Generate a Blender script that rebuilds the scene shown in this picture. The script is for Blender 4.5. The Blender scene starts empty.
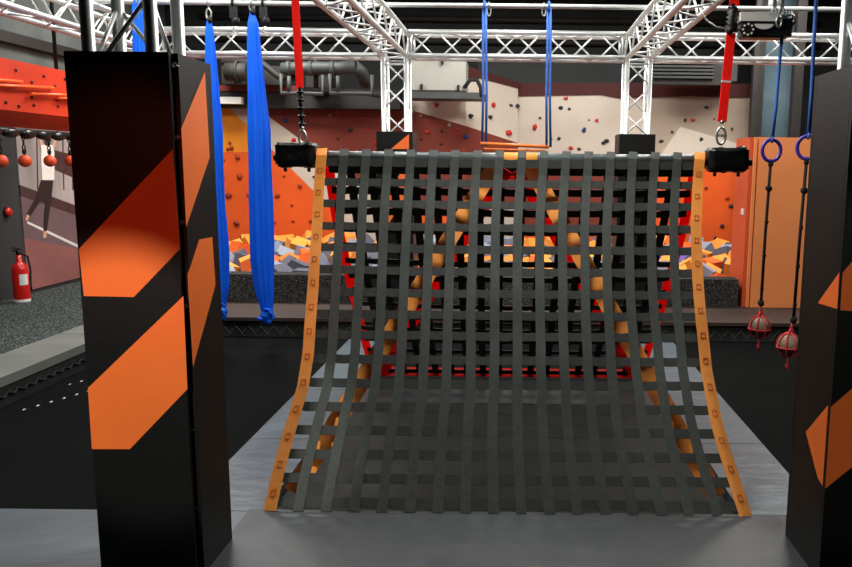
import bpy, bmesh, math, random
from mathutils import Vector, Matrix, Quaternion, noise
random.seed(7)
S = bpy.context.scene
COL = S.collection

# ------------------------------------------------------------------ camera
F = 780.0; PITCH = math.atan(116 / F); RHO = 0.0108; CX, CY, EYE = 518.0, 283.5, 1.7
_fw = Vector((0, math.cos(PITCH), -math.sin(PITCH)))
_up = Vector((0, math.sin(PITCH), math.cos(PITCH)))
_rt = Vector((1, 0, 0))
_R = math.cos(RHO) * _rt + math.sin(RHO) * _up
_U = -math.sin(RHO) * _rt + math.cos(RHO) * _up
EYEP = Vector((0, 0, EYE))
def _ray(px, py): return _fw + _R * ((px - CX) / F) - _U * ((py - CY) / F)
def at(px, py, Y): d = _ray(px, py); return EYEP + d * (Y / d.y)
def atz(px, py, z): d = _ray(px, py); return EYEP + d * ((z - EYE) / d.z)
def atx(px, py, X): d = _ray(px, py); return EYEP + d * (X / d.x)

cam = bpy.data.cameras.new('camera'); co = bpy.data.objects.new('camera', cam); COL.objects.link(co)
m = Matrix((_R, _U, -_fw)).transposed().to_4x4(); m.translation = EYEP
co.matrix_world = m
cam.sensor_width = 36; cam.lens = 36 * F / 852; cam.shift_x = -(CX - 426) / 852; cam.shift_y = 0
cam.clip_start = 0.05; cam.clip_end = 100
S.camera = co
S.view_settings.view_transform = 'Standard'; S.view_settings.look = 'None'
S.view_settings.gamma = 1; S.view_settings.exposure = 0.0; S.view_settings.use_curve_mapping = False

# --------------------------------------------------------------- materials
def lin(r, g, b):
    f = lambda c: (c / 255 / 12.92) if c / 255 <= .04045 else ((c / 255 + .055) / 1.055) ** 2.4
    return (f(r), f(g), f(b), 1)
def mat(name, rgb, rough=.6, metal=0., var=.0, vscale=8., bump=0., bscale=40., spec=.5, stretch=None, coat=0.):
    """Principled material with a procedural colour variation and bump."""
    M = bpy.data.materials.new(name); M.use_nodes = True
    nt = M.node_tree; b = nt.nodes['Principled BSDF']
    c = lin(*rgb)
    b.inputs['Base Color'].default_value = c
    b.inputs['Roughness'].default_value = rough; b.inputs['Metallic'].default_value = metal
    b.inputs['Specular IOR Level'].default_value = spec
    if coat: b.inputs['Coat Weight'].default_value = coat
    tc = nt.nodes.new('ShaderNodeTexCoord'); mp = nt.nodes.new('ShaderNodeMapping')
    nt.links.new(tc.outputs['Object'], mp.inputs['Vector'])
    if stretch: mp.inputs['Scale'].default_value = stretch
    if var:
        n = nt.nodes.new('ShaderNodeTexNoise'); n.inputs['Scale'].default_value = vscale
        n.inputs['Detail'].default_value = 4
        nt.links.new(mp.outputs[0], n.inputs['Vector'])
        r = nt.nodes.new('ShaderNodeValToRGB')
        r.color_ramp.elements[0].position = .3; r.color_ramp.elements[1].position = .7
        r.color_ramp.elements[0].color = (c[0] * (1 - var), c[1] * (1 - var), c[2] * (1 - var), 1)
        r.color_ramp.elements[1].color = (min(1, c[0] * (1 + var)), min(1, c[1] * (1 + var)), min(1, c[2] * (1 + var)), 1)
        nt.links.new(n.outputs['Fac'], r.inputs['Fac']); nt.links.new(r.outputs['Color'], b.inputs['Base Color'])
    if bump:
        n2 = nt.nodes.new('ShaderNodeTexNoise'); n2.inputs['Scale'].default_value = bscale
        n2.inputs['Detail'].default_value = 3
        nt.links.new(mp.outputs[0], n2.inputs['Vector'])
        bp = nt.nodes.new('ShaderNodeBump'); bp.inputs['Strength'].default_value = bump; bp.inputs['Distance'].default_value = .02
        nt.links.new(n2.outputs['Fac'], bp.inputs['Height']); nt.links.new(bp.outputs['Normal'], b.inputs['Normal'])
    return M
def speckle_mat(name, dark, light, scale, cut, rough=.95):
    M = mat(name, dark, rough, spec=.1); nt = M.node_tree; b = nt.nodes['Principled BSDF']
    tc = nt.nodes.new('ShaderNodeTexCoord'); n = nt.nodes.new('ShaderNodeTexNoise')
    n.inputs['Scale'].default_value = scale; n.inputs['Detail'].default_value = 2; n.inputs['Roughness'].default_value = .8
    nt.links.new(tc.outputs['Object'], n.inputs['Vector'])
    r = nt.nodes.new('ShaderNodeValToRGB')
    r.color_ramp.elements[0].position = cut; r.color_ramp.elements[0].color = lin(*dark)
    r.color_ramp.elements[1].position = cut + .16; r.color_ramp.elements[1].color = lin(*light)
    nt.links.new(n.outputs['Fac'], r.inputs['Fac']); nt.links.new(r.outputs['Color'], b.inputs['Base Color'])
    return M
def weave_mat(name, dark, light, scale):
    """open trampoline weave: pale threads crossing a black ground"""
    M = mat(name, dark, .75, spec=.3); nt = M.node_tree; b = nt.nodes['Principled BSDF']
    tc = nt.nodes.new('ShaderNodeTexCoord'); br = nt.nodes.new('ShaderNodeTexBrick')
    br.inputs['Scale'].default_value = scale; br.inputs['Mortar Size'].default_value = .03
    br.inputs['Brick Width'].default_value = .7; br.inputs['Row Height'].default_value = .36
    br.inputs['Color1'].default_value = lin(*dark); br.inputs['Color2'].default_value = lin(*[c * .7 for c in dark])
    br.inputs['Mortar'].default_value = lin(*light)
    ns = nt.nodes.new('ShaderNodeTexNoise'); ns.inputs['Scale'].default_value = 9
    mx = nt.nodes.new('ShaderNodeMix'); mx.data_type = 'VECTOR'; mx.inputs['Factor'].default_value = .012
    nt.links.new(tc.outputs['Object'], ns.inputs['Vector'])
    nt.links.new(tc.outputs['Object'], mx.inputs[4]); nt.links.new(ns.outputs['Color'], mx.inputs[5])
    nt.links.new(mx.outputs[1], br.inputs['Vector'])
    nt.links.new(br.outputs['Color'], b.inputs['Base Color'])
    return M

def translucent(M, amount, boost=1.):
    """thin cloth: part of the light shines through"""
    nt = M.node_tree; b = nt.nodes['Principled BSDF']; out = nt.nodes['Material Output']
    t = nt.nodes.new('ShaderNodeBsdfTranslucent'); mx = nt.nodes.new('ShaderNodeMixShader'); mx.inputs[0].default_value = amount
    c = b.inputs['Base Color'].default_value; t.inputs['Color'].default_value = (min(1, c[0] * boost), min(1, c[1] * boost), min(1, c[2] * boost), 1)
    nt.links.new(b.outputs[0], mx.inputs[1]); nt.links.new(t.outputs[0], mx.inputs[2]); nt.links.new(mx.outputs[0], out.inputs['Surface'])
    return M
def project(p):
    v = Vector(p) - EYEP; z = v.dot(_fw); return CX + F * v.dot(_R) / z, CY - F * v.dot(_U) / z
M = {}
M['black_wall'] = mat('black_wall', (30, 33, 33), .8, var=.25, vscale=1.2)
M['ceiling'] = mat('ceiling_black', (22, 24, 24), .9, var=.2)
M['concrete'] = mat('concrete', (92, 97, 94), .9, var=.25, vscale=2.5)
M['charcoal_wall'] = mat('charcoal_wall', (48, 50, 50), .8, var=.12, vscale=3)
M['floor'] = mat('floor_black', (14, 15, 15), .8, var=.3)
M['carpet'] = speckle_mat('speckled_carpet', (30, 36, 35), (126, 136, 130), 62, .5)
M['carpet_dark'] = speckle_mat('dark_speckled_carpet', (38, 38, 36), (128, 126, 120), 85, .52)
M['vinyl'] = mat('grey_vinyl', (80, 93, 100), .42, var=.16, vscale=2.2, bump=.35, bscale=5, stretch=(1, 2.4, 1))
M['vinyl_dark'] = mat('dark_grey_vinyl', (43, 50, 52), .45, var=.2, vscale=1.8, bump=.35, bscale=4)
M['vinyl_edge'] = mat('pale_grey_vinyl', (108, 112, 106), .55, var=.15, vscale=3, bump=.2, bscale=6)
M['bed'] = mat('trampoline_bed', (9, 12, 12), .85, spec=.06, var=.25, vscale=2, bump=.25, bscale=250)
M['weave'] = weave_mat('open_weave', (8, 9, 8), (78, 78, 68), 26)
M['webbing'] = mat('dark_webbing', (54, 60, 55), .75, var=.16, vscale=30, bump=.3, bscale=160)
M['webbing_cross'] = mat('cross_webbing', (42, 45, 41), .8, var=.18, vscale=25, bump=.3, bscale=160)
M['orange_web'] = translucent(mat('orange_webbing', (255, 162, 66), .7, var=.06, vscale=25, bump=.25, bscale=150), .16)
M['orange_print'] = mat('orange_print', (196, 92, 26), .7, var=.1)
M['red_web'] = translucent(mat('red_webbing', (240, 44, 28), .65, var=.12, vscale=25, bump=.2, bscale=150), .5)  # true red on the hoist straps; on rear net straps, orange painted as shaded
M['bar_pad'] = mat('bar_vinyl', (74, 84, 84), .3, var=.15, vscale=6, bump=.15, bscale=14)
M['black_pad'] = mat('black_vinyl', (16, 17, 17), .33, var=.2, vscale=6, bump=.35, bscale=16)
M['panel'] = mat('black_panel', (17, 17, 16), .45, spec=.35, var=.12, vscale=3, bump=.04, bscale=30)
M['panel_edge'] = mat('panel_edge', (24, 24, 23), .6, var=.1)
M['orange_panel'] = mat('orange_panel', (244, 116, 46), .45, var=.05, vscale=4, bump=.04, bscale=30)
M['alu'] = mat('aluminium', (222, 226, 224), .38, metal=.55, var=.06, vscale=20)
M['steel'] = mat('zinc_steel', (186, 186, 178), .35, metal=.8, var=.1, vscale=30)
M['black_metal'] = mat('black_metal', (20, 21, 21), .5, metal=.3, var=.2)
M['black_rope'] = mat('black_rope', (24, 23, 22), .85, var=.3, vscale=60, bump=.5, bscale=200)
M['blue_rope'] = mat('blue_rope', (56, 108, 196), .7, var=.25, vscale=60, bump=.4, bscale=150)
M['silk'] = translucent(mat('blue_silk', (26, 124, 255), .38, var=.08, vscale=3, bump=.1, bscale=10), .4)
M['orange_gloss'] = mat('orange_bar', (246, 128, 48), .4, var=.08, coat=.2)
M['purple'] = mat('purple_ring', (72, 48, 172), .45, var=.12, vscale=20)
M['red_cord'] = mat('pink_red_cord', (226, 62, 72), .7, var=.2, vscale=60)
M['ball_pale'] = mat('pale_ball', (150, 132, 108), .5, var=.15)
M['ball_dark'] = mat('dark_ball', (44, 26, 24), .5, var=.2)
M['board_red'] = mat('red_orange_board', (206, 52, 14), .5, var=.08, vscale=3)
M['peg'] = mat('orange_peg', (244, 92, 26), .4, var=.08)
M['bolt'] = mat('dark_bolt', (70, 26, 16), .5, metal=.4, var=.1)
M['ball_orange'] = mat('orange_ball', (238, 84, 40), .5, var=.12, vscale=12, bump=.1)
M['ext_red'] = mat('extinguisher_red', (206, 24, 18), .3, var=.05, coat=.3)
M['white'] = mat('white_label', (226, 222, 214), .6, var=.05)
M['wall_orange'] = mat('wall_orange', (232, 92, 18), .7, var=.07, vscale=1.6)
M['wall_amber'] = mat('wall_amber', (242, 146, 24), .7, var=.07, vscale=2)
M['wall_cream'] = mat('wall_cream', (206, 196, 180), .75, var=.05, vscale=2)
M['wall_brown'] = mat('wall_red_brown', (122, 48, 33), .75, var=.08, vscale=2)
M['wall_maroon'] = mat('wall_maroon', (70, 20, 15), .75, var=.1, vscale=2)
M['wall_beige'] = mat('wall_beige', (168, 152, 134), .75, var=.06, vscale=2)
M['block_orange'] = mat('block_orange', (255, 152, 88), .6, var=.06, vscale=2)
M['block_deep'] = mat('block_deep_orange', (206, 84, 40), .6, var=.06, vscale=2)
M['hold_red'] = mat('hold_red', (196, 44, 36), .7, var=.15)
M['hold_dark'] = mat('hold_dark', (38, 42, 42), .7, var=.2)
M['hold_blue'] = mat('hold_blue', (34, 62, 122), .7, var=.2)
M['hold_grey'] = mat('hold_grey', (150, 150, 140), .7, var=.2)
M['hold_rust'] = mat('hold_rust', (158, 62, 20), .7, var=.2)
M['foam_orange'] = mat('foam_orange', (246, 158, 62), .9, var=.08, vscale=6, bump=.2, bscale=60)
M['foam_red'] = mat('foam_deep_orange', (232, 104, 38), .9, var=.08, vscale=6, bump=.2, bscale=60)
M['foam_grey'] = mat('foam_grey', (92, 92, 104), .9, var=.1, vscale=6, bump=.2, bscale=60)
M['foam_pale'] = mat('foam_pale_grey', (140, 148, 164), .9, var=.08, vscale=6, bump=.2, bscale=60)
M['foam_purple'] = mat('foam_purple', (138, 122, 206), .9, var=.08, vscale=6)
M['foam_blue'] = mat('foam_blue', (44, 92, 196), .9, var=.08, vscale=6)
M['wood'] = mat('brown_tread', (60, 45, 38), .7, var=.22, vscale=5, stretch=(.5, 4, 1))
M['riser'] = mat('dark_riser', (38, 42, 40), .7, var=.2)
M['net_line'] = mat('pale_net_line', (96, 88, 76), .8, var=.2)
M['duct'] = mat('grey_duct', (66, 69, 67), .6, metal=.2, var=.15, vscale=6)
M['duct_dark'] = mat('dark_duct', (36, 33, 30), .7, var=.25, vscale=5)
M['ac_white'] = mat('ac_grey_white', (158, 158, 148), .6, var=.08, vscale=3)
M['smoked'] = mat('grey_glass', (88, 108, 116), .12, var=.35, vscale=1.3, spec=.8)
M['post'] = mat('dark_post', (36, 32, 29), .6, var=.2)
M['mur_top'] = mat('mural_pale', (158, 148, 144), .7, var=.35, vscale=2.4, stretch=(1, 1, .3))
M['mur_floor'] = mat('mural_floor', (112, 88, 92), .7, var=.15, vscale=1.5)
M['mur_floor2'] = mat('mural_floor_red', (142, 90, 84), .7, var=.15, vscale=1.5)
M['mur_rail'] = mat('mural_rail', (66, 42, 40), .7, var=.2)
M['mur_skin'] = mat('mural_skin', (206, 158, 132), .7, var=.05)
M['mur_shirt'] = mat('mural_shirt', (240, 234, 226), .7, var=.06)
M['mur_trousers'] = mat('mural_trousers', (34, 20, 20), .7, var=.1)
M['mur_hair'] = mat('mural_hair', (48, 34, 30), .7, var=.1)

# ------------------------------------------------------------ mesh helpers
def box(bm, lo, hi, mi=0, rot=None, c=None):
    vs = [bm.verts.new((x, y, z)) for x in (lo[0], hi[0]) for y in (lo[1], hi[1]) for z in (lo[2], hi[2])]
    fs = []
    for f in ((0, 1, 3, 2), (4, 6, 7, 5), (0, 4, 5, 1), (2, 3, 7, 6), (0, 2, 6, 4), (1, 5, 7, 3)):
        k = bm.faces.new([vs[i] for i in f]); k.material_index = mi; fs.append(k)
    if rot:
        bmesh.ops.rotate(bm, verts=vs, cent=c or Vector([(a + b) / 2 for a, b in zip(lo, hi)]), matrix=rot)
    return vs
def _frames(pts, closed):
    n = len(pts); T = []
    for i in range(n):
        a = pts[(i - 1) % n] if (closed or i > 0) else pts[i]
        b = pts[(i + 1) % n] if (closed or i < n - 1) else pts[i]
        T.append((b - a).normalized())
    u = T[0].orthogonal().normalized(); out = []
    for i in range(n):
        if i: 
            q = T[i - 1].rotation_difference(T[i]); u = (q @ u).normalized()
        out.append((T[i], u, T[i].cross(u)))
    return out
def tube(bm, pts, r, n=8, closed=False, mi=0, smooth=True):
    pts = [Vector(p) for p in pts]; rs = r if isinstance(r, (list, tuple)) else [r] * len(pts)
    rings = []
    for p, (t, u, v), rr in zip(pts, _frames(pts, closed), rs):
        rings.append([bm.verts.new(p + (u * math.cos(2 * math.pi * k / n) + v * math.sin(2 * math.pi * k / n)) * rr) for k in range(n)])
    L = len(rings)
    for i in range(L if closed else L - 1):
        a, b = rings[i], rings[(i + 1) % L]
        for k in range(n):
            f = bm.faces.new((a[k], a[(k + 1) % n], b[(k + 1) % n], b[k])); f.smooth = smooth; f.material_index = mi
    if not closed:
        for rg, rev in ((rings[0], True), (rings[-1], False)):
            f = bm.faces.new(rg[::-1] if rev else rg); f.material_index = mi
def ribbon(bm, pts, wid, width, thick, mi=0, smooth=True):
    """flat webbing: rectangular section swept along pts; wid = width direction(s)"""
    pts = [Vector(p) for p in pts]; n = len(pts); rings = []
    for i, p in enumerate(pts):
        t = (pts[min(i + 1, n - 1)] - pts[max(i - 1, 0)]).normalized()
        w = Vector(wid[i] if isinstance(wid, list) else wid); w = (w - t * w.dot(t)).normalized(); nn = t.cross(w)
        ww = width[i] if isinstance(width, list) else width
        rings.append([bm.verts.new(p + w * (sx * ww / 2) + nn * (sy * thick / 2)) for sx, sy in ((-1, -1), (1, -1), (1, 1), (-1, 1))])
    for a, b in zip(rings, rings[1:]):
        for k in range(4):
            f = bm.faces.new((a[k], a[(k + 1) % 4], b[(k + 1) % 4], b[k])); f.material_index = mi
    for rg in (rings[0][::-1], rings[-1]):
        bm.faces.new(rg).material_index = mi
def ball(bm, c, r, mi=0, sub=2, scale=(1, 1, 1), jitter=0., rot=None):
    g = bmesh.ops.create_icosphere(bm, subdivisions=sub, radius=r); c = Vector(c)
    for v in g['verts']:
        p = v.co.copy()
        if jitter: p *= 1 + jitter * noise.noise(p / r * 1.3 + c * 7)
        p = Vector((p.x * scale[0], p.y * scale[1], p.z * scale[2]))
        if rot: p = rot @ p
        v.co = p + c
    for f in {f for v in g['verts'] for f in v.link_faces}: f.material_index = mi; f.smooth = True
def lathe(bm, prof, c, n=20, mi=0):
    c = Vector(c); rings = []
    for r, z in prof:
        rings.append([bm.verts.new(c + Vector((r * math.cos(2 * math.pi * k / n), r * math.sin(2 * math.pi * k / n), z))) for k in range(n)])
    for a, b in zip(rings, rings[1:]):
        for k in range(n):
            f = bm.faces.new((a[k], a[(k + 1) % n], b[(k + 1) % n], b[k])); f.smooth = True; f.material_index = mi
    bm.faces.new(rings[0][::-1]).material_index = mi; bm.faces.new(rings[-1]).material_index = mi
def prism(bm, pts, off, mi=0):
    a = [bm.verts.new(Vector(p)) for p in pts]; b = [bm.verts.new(Vector(p) + Vector(off)) for p in pts]; n = len(a)
    fs = [bm.faces.new(a), bm.faces.new(b[::-1])] + [bm.faces.new((a[i], b[i], b[(i + 1) % n], a[(i + 1) % n])) for i in range(n)]
    for f in fs: f.material_index = mi
    bmesh.ops.recalc_face_normals(bm, faces=fs)
def torus(bm, c, R, r, axis=(0, 1, 0), n=28, k=8, mi=0, sx=1.0, sz=1.0):
    a = Vector(axis).normalized(); u = a.orthogonal().normalized()
    if abs(a.z) < .9: u = a.cross(Vector((0, 0, 1))).normalized()
    v = a.cross(u)
    tube(bm, [Vector(c) + u * (R * sx * math.cos(2 * math.pi * i / n)) + v * (R * sz * math.sin(2 * math.pi * i / n)) for i in range(n)], r, k, True, mi)

def chain(bm, a, b, pitch=.03, r=.004):
    a, b = Vector(a), Vector(b); d = b - a; n = max(1, int(d.length / pitch)); t = d.normalized()
    u = t.orthogonal().normalized(); v = t.cross(u)
    for i in range(n):
        c = a + d * ((i + .5) / n); s = u if i % 2 else v
        tube(bm, [c + t * (pitch * .62 * math.cos(q)) + s * (pitch * .33 * math.sin(q)) for q in [2 * math.pi * k / 10 for k in range(10)]], r, 5, True)

class New:
    """`with New(...) as bm` links the mesh as one object"""
    def __init__(s, name, mats, parent=None, bevel=0., kind=None, label=None, seg=2):
        s.a = (name, mats, parent, bevel, kind, label, seg); s.bm = bmesh.new(); s.o = None
    def __enter__(s): return s
    def __exit__(s, et, ev, tb):
        if et: return False
        name, mats, parent, bevel, kind, label, seg = s.a
        mesh = bpy.data.meshes.new(name)
        if bevel:
            es = [e for e in s.bm.edges if len(e.link_faces) == 2 and e.calc_face_angle(0) > .6]
            bmesh.ops.bevel(s.bm, geom=es, offset=bevel, segments=seg, affect='EDGES', clamp_overlap=True)
        s.bm.normal_update()
        s.bm.to_mesh(mesh); s.bm.free()
        for mt in (mats if isinstance(mats, list) else [mats]): mesh.materials.append(M[mt])
        o = bpy.data.objects.new(name, mesh); COL.objects.link(o); s.o = o
        if parent is not None:
            o.parent = parent
            w = Matrix.Identity(4); q = parent
            while q is not None: w = q.matrix_basis @ w; q = q.parent
            mesh.transform(w.inverted())
        if kind: o['kind'] = kind
        if label: o['label'] = label
        return False
def thing(name, label, cat, loc=(0, 0, 0), group=None):
    o = bpy.data.objects.new(name, None); COL.objects.link(o); o.location = loc; o.empty_display_size = .1
    o['label'] = label; o['category'] = cat
    if group: o['group'] = group
    return o
def tag(o, label, cat, group=None):
    o['label'] = label; o['category'] = cat
    if group: o['group'] = group
    return o
def dup(root, loc, rot=None, label=None):
    r = root.copy(); COL.objects.link(r); r.location = loc
    if rot is not None: r.rotation_euler = rot
    if label: r['label'] = label
    for ch in list(root.children):
        c = ch.copy(); COL.objects.link(c); c.parent = r
        for g in ch.children:
            d = g.copy(); COL.objects.link(d); d.parent = c
    return r
def struct(name, mats, lo, hi, bevel=0.):
    with New(name, mats, None, bevel, 'structure') as n: box(n.bm, lo, hi)
    return n.o

# ---------------------------------------------------------------- the shell
XL, XR, YB, ZC = -5.8, 6.4, 13.2, 4.6
struct('floor', 'floor', (XL - .2, -2.5, -.22), (XR + .2, YB + .2, -.12))
struct('ceiling', 'ceiling', (XL - .2, -2.5, ZC), (XR + .2, YB + .2, ZC + .1))
struct('wall_back', 'black_wall', (XL - .2, YB, -.12), (XR + .2, YB + .2, ZC))
struct('wall_right', 'black_wall', (XR, -2.5, -.12), (XR + .2, YB, ZC))
struct('wall_front', 'black_wall', (XL, -2.7, -.12), (XR, -2.5, ZC))
struct('wall_left', 'charcoal_wall', (XL - .2, -2.5, -.12), (XL, YB, 2.75))
struct('trim_1', 'concrete', (XL - .2, -2.5, 2.75), (XL, YB, ZC))          # bare concrete band above the left wall
struct('trim_2', 'post', (XL, 4, 3.02), (XL + .1, YB, 3.14))               # dark rail across the concrete
struct('carpet_floor', 'carpet', (XL, -2.5, -.12), (-4.15, 11.95, .15))

# ------------------------------------------------ raised left edge and step
EDGE = -3.7
for i, (a, b, w) in enumerate([(2.0, 5.0, 'nearest the camera, running out of frame'), (5.0, 6.9, 'middle one, left of the striped pillar'), (6.9, 8.9, 'farthest along, hidden mostly by the pillar')]):
    t = thing('edge_pad', 'grey edge pad along the left carpet, ' + w, 'pad', (EDGE - .22, a, -.12), 'pads edging the left carpet')
    with New('pad_top', 'vinyl_edge', t, .02) as n: box(n.bm, (-4.15, a + .006, .1), (EDGE, b - .006, .17))
    with New('pad_face', 'riser', t) as n: box(n.bm, (-4.13, a + .006, -.12), (EDGE - .02, b - .006, .1))
    with New('lacing', 'black_rope', t) as n:
        pts = []; k = 0; y = a + .02
        while y < b - .05:
            pts.append(Vector((EDGE - .012 + .012 * (k % 2), y, .045 - .03 * (k % 2)))); y += .06; k += 1
        tube(n.bm, pts, .011, 5)

st = thing('platform_step', 'long low step with brown tread behind the trampolines', 'step', (0, 8.2, -.12))
with New('tread', 'wood', st, .01) as n: box(n.bm, (EDGE, 7.85, .115), (5.2, 9.01, .15))
with New('riser', 'riser', st) as n: box(n.bm, (EDGE, 7.88, -.12), (5.2, 9.01, .115))
with New('netting', 'net_line', st) as n:
    for s in (0, 1):
        pts = []; x = EDGE + .02; k = s
        while x < 5.15:
            pts.append(Vector((x, 7.872 - .004 * s, .06 if k % 2 else -.1))); x += .13; k += 1
        tube(n.bm, pts, .003, 4)

for a, b, w in ((-3.95, -1.52, 'left stretch, under the blue silks'), (-1.10, 1.03, 'middle stretch, seen through the cargo net'), (1.45, 2.50, 'right stretch, beside the orange block')):
    with New('carpeted_barrier', 'carpet_dark', None, .03) as n: box(n.bm, (a, 8.75, .152), (b, 9.0, .47))
    tag(n.o, 'low black speckled carpet barrier before the foam pit, ' + w, 'barrier')

# --------------------------------------------------------- trampolines, pads
def trampoline(x0, x1, y0, y1, label, bedmat, line=False):
    t = thing('trampoline', label, 'trampoline', ((x0 + x1) / 2, (y0 + y1) / 2, -.12))
    with New('frame', 'black_metal', t) as n:
        for lo, hi in (((x0, y0), (x0 + .05, y1)), ((x1 - .05, y0), (x1, y1)), ((x0 + .05, y0), (x1 - .05, y0 + .05)), ((x0 + .05, y1 - .05), (x1 - .05, y1))):
            box(n.bm, (lo[0], lo[1], -.12), (hi[0], hi[1], -.05))
    with New('bed', bedmat, t) as n:
        N = 16
        vs = [[n.bm.verts.new((x0 + (x1 - x0) * i / N, y0 + (y1 - y0) * j / N,
               -.045 - .03 * math.sin(math.pi * i / N) * math.sin(math.pi * j / N))) for j in range(N + 1)] for i in range(N + 1)]
        for i in range(N):
            for j in range(N):
                f = n.bm.faces.new((vs[i][j], vs[i + 1][j], vs[i + 1][j + 1], vs[i][j + 1])); f.smooth = True
    if line:
        for k in range(2):
            a = atz(22 + 34 * k, 410 - 22 * k, -.05)
            for q in range(6):
                p = a + Vector((.05 * q, .12 * q, 0)) * .8
                with New('stitch', 'white', t) as n: box(n.bm, (p.x, p.y, -.056), (p.x + .01, p.y + .03, -.05))
    return t
PXL, PXR, PY = -1.67, 1.55, 3.66
trampoline(EDGE + .005, PXL - .005, PY + .01, 7.845, 'black trampoline bed on the left, between carpet edge and grey pads', 'bed', True)
trampoline(PXR + .005, 5.2, PY + .01, 7.845, 'black trampoline bed on the right, under the two netted balls', 'bed')
trampoline(-1.245, 1.125, PY + .01, 5.47, 'open-weave black mesh bed below the hanging cargo net', 'weave')
trampoline(-1.245, 1.125, 6.0, 7.845, 'black trampoline bed behind the cargo net, before the far step', 'bed')

def pad(x0, x1, y0, y1, label, m='vinyl', group=None, top=0.):
    with New('safety_pad', m, None, .012) as n: 
        box(n.bm, (x0 + .003, y0 + .003, -.12), (x1 - .003, y1 - .003, top))
    tag(n.o, label, 'pad', group)
    return n.o
g = 'grey safety pads around the trampolines'
for i, (a, b, w) in enumerate([(PY, 4.7, 'nearest of its row'), (4.7, 5.8, 'second from the front'), (5.8, 6.85, 'third from the front'), (6.85, 7.845, 'last, against the far step')]):
    pad(PXL, -1.25, a, b, 'grey vinyl pad in the strip left of the cargo net, ' + w, 'vinyl', g)
    pad(1.13, PXR, a, b, 'grey vinyl pad in the strip right of the cargo net, ' + w, 'vinyl', g)
pad(-1.25, 1.13, 5.475, 5.995, 'grey vinyl pad across the back foot of the cargo net', 'vinyl_dark', g)
pad(-1.322, 1.53, 1.9, PY, 'large dark grey mat in the foreground, before the cargo net', 'vinyl_dark', g, .012)
pad(1.53, 4.2, 1.9, PY, 'dark grey mat under the right striped pillar', 'vinyl_dark', g)
pad(PXL, -1.322, 1.9, PY, 'grey mat under the left striped pillar', 'vinyl', g)
pad(EDGE, PXL, 1.9, PY, 'grey mat at the lower left corner, left of the striped pillar', 'vinyl', g)

# ------------------------------------------------------------- cargo net
# edge profile (Y, z) from the bar down to the front mat
PF = [(4.87, 1.797), (4.83, 1.80), (4.793, 1.785), (4.772, 1.735), (4.735, 1.62), (4.565, 1.34), (4.40, 1.08), (4.232, .82), (4.058, .565), (3.885, .325), (3.75, .15), (3.635, .012)]
EDGE_L = [(140, 322.5), (152, 322), (200, 319), (250, 316), (300, 312.5), (350, 309), (390, 303), (420, 294), (450, 285), (480, 277), (520, 268)]
EDGE_R = [(140, 701), (153, 700), (190, 697), (230, 695.5), (270, 697), (320, 700), (370, 705), (420, 715), (450, 724), (480, 734), (525, 748)]
ROWS = [163, 183, 204.5, 227, 249, 271, 293, 315, 336, 360, 384, 408, 432, 456, 480, 504]
def lerp_tab(T, q):
    if q <= T[0][0]: return T[0][1]
    for (a, b), (c, d) in zip(T, T[1:]):
        if q <= c: return b + (d - b) * (q - a) / (c - a)
    return T[-1][1]
PB = [(4.878, 1.775), (4.90, 1.73), (4.96, 1.60), (5.08, 1.36), (5.28, 1.09), (5.47, .84), (5.66, .61), (5.88, .36), (6.08, .14), (6.17, .02)]
def catmull(P, n):
    P = [Vector((p[0], p[1])) for p in P]; P = [P[0] * 2 - P[1]] + P + [P[-1] * 2 - P[-2]]; out = []
    for i in range(1, len(P) - 2):
        for k in range(n):
            t = k / n; a, b, c, d = P[i - 1], P[i], P[i + 1], P[i + 2]
            out.append(.5 * ((2 * b) + (c - a) * t + (2 * a - 5 * b + 4 * c - d) * t * t + (3 * b - a - 3 * c + d) * t ** 3))
    out.append(P[-2]); return out
def arclen(C):
    L = [0]
    for a, b in zip(C, C[1:]): L.append(L[-1] + (b - a).length)
    return L
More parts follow.
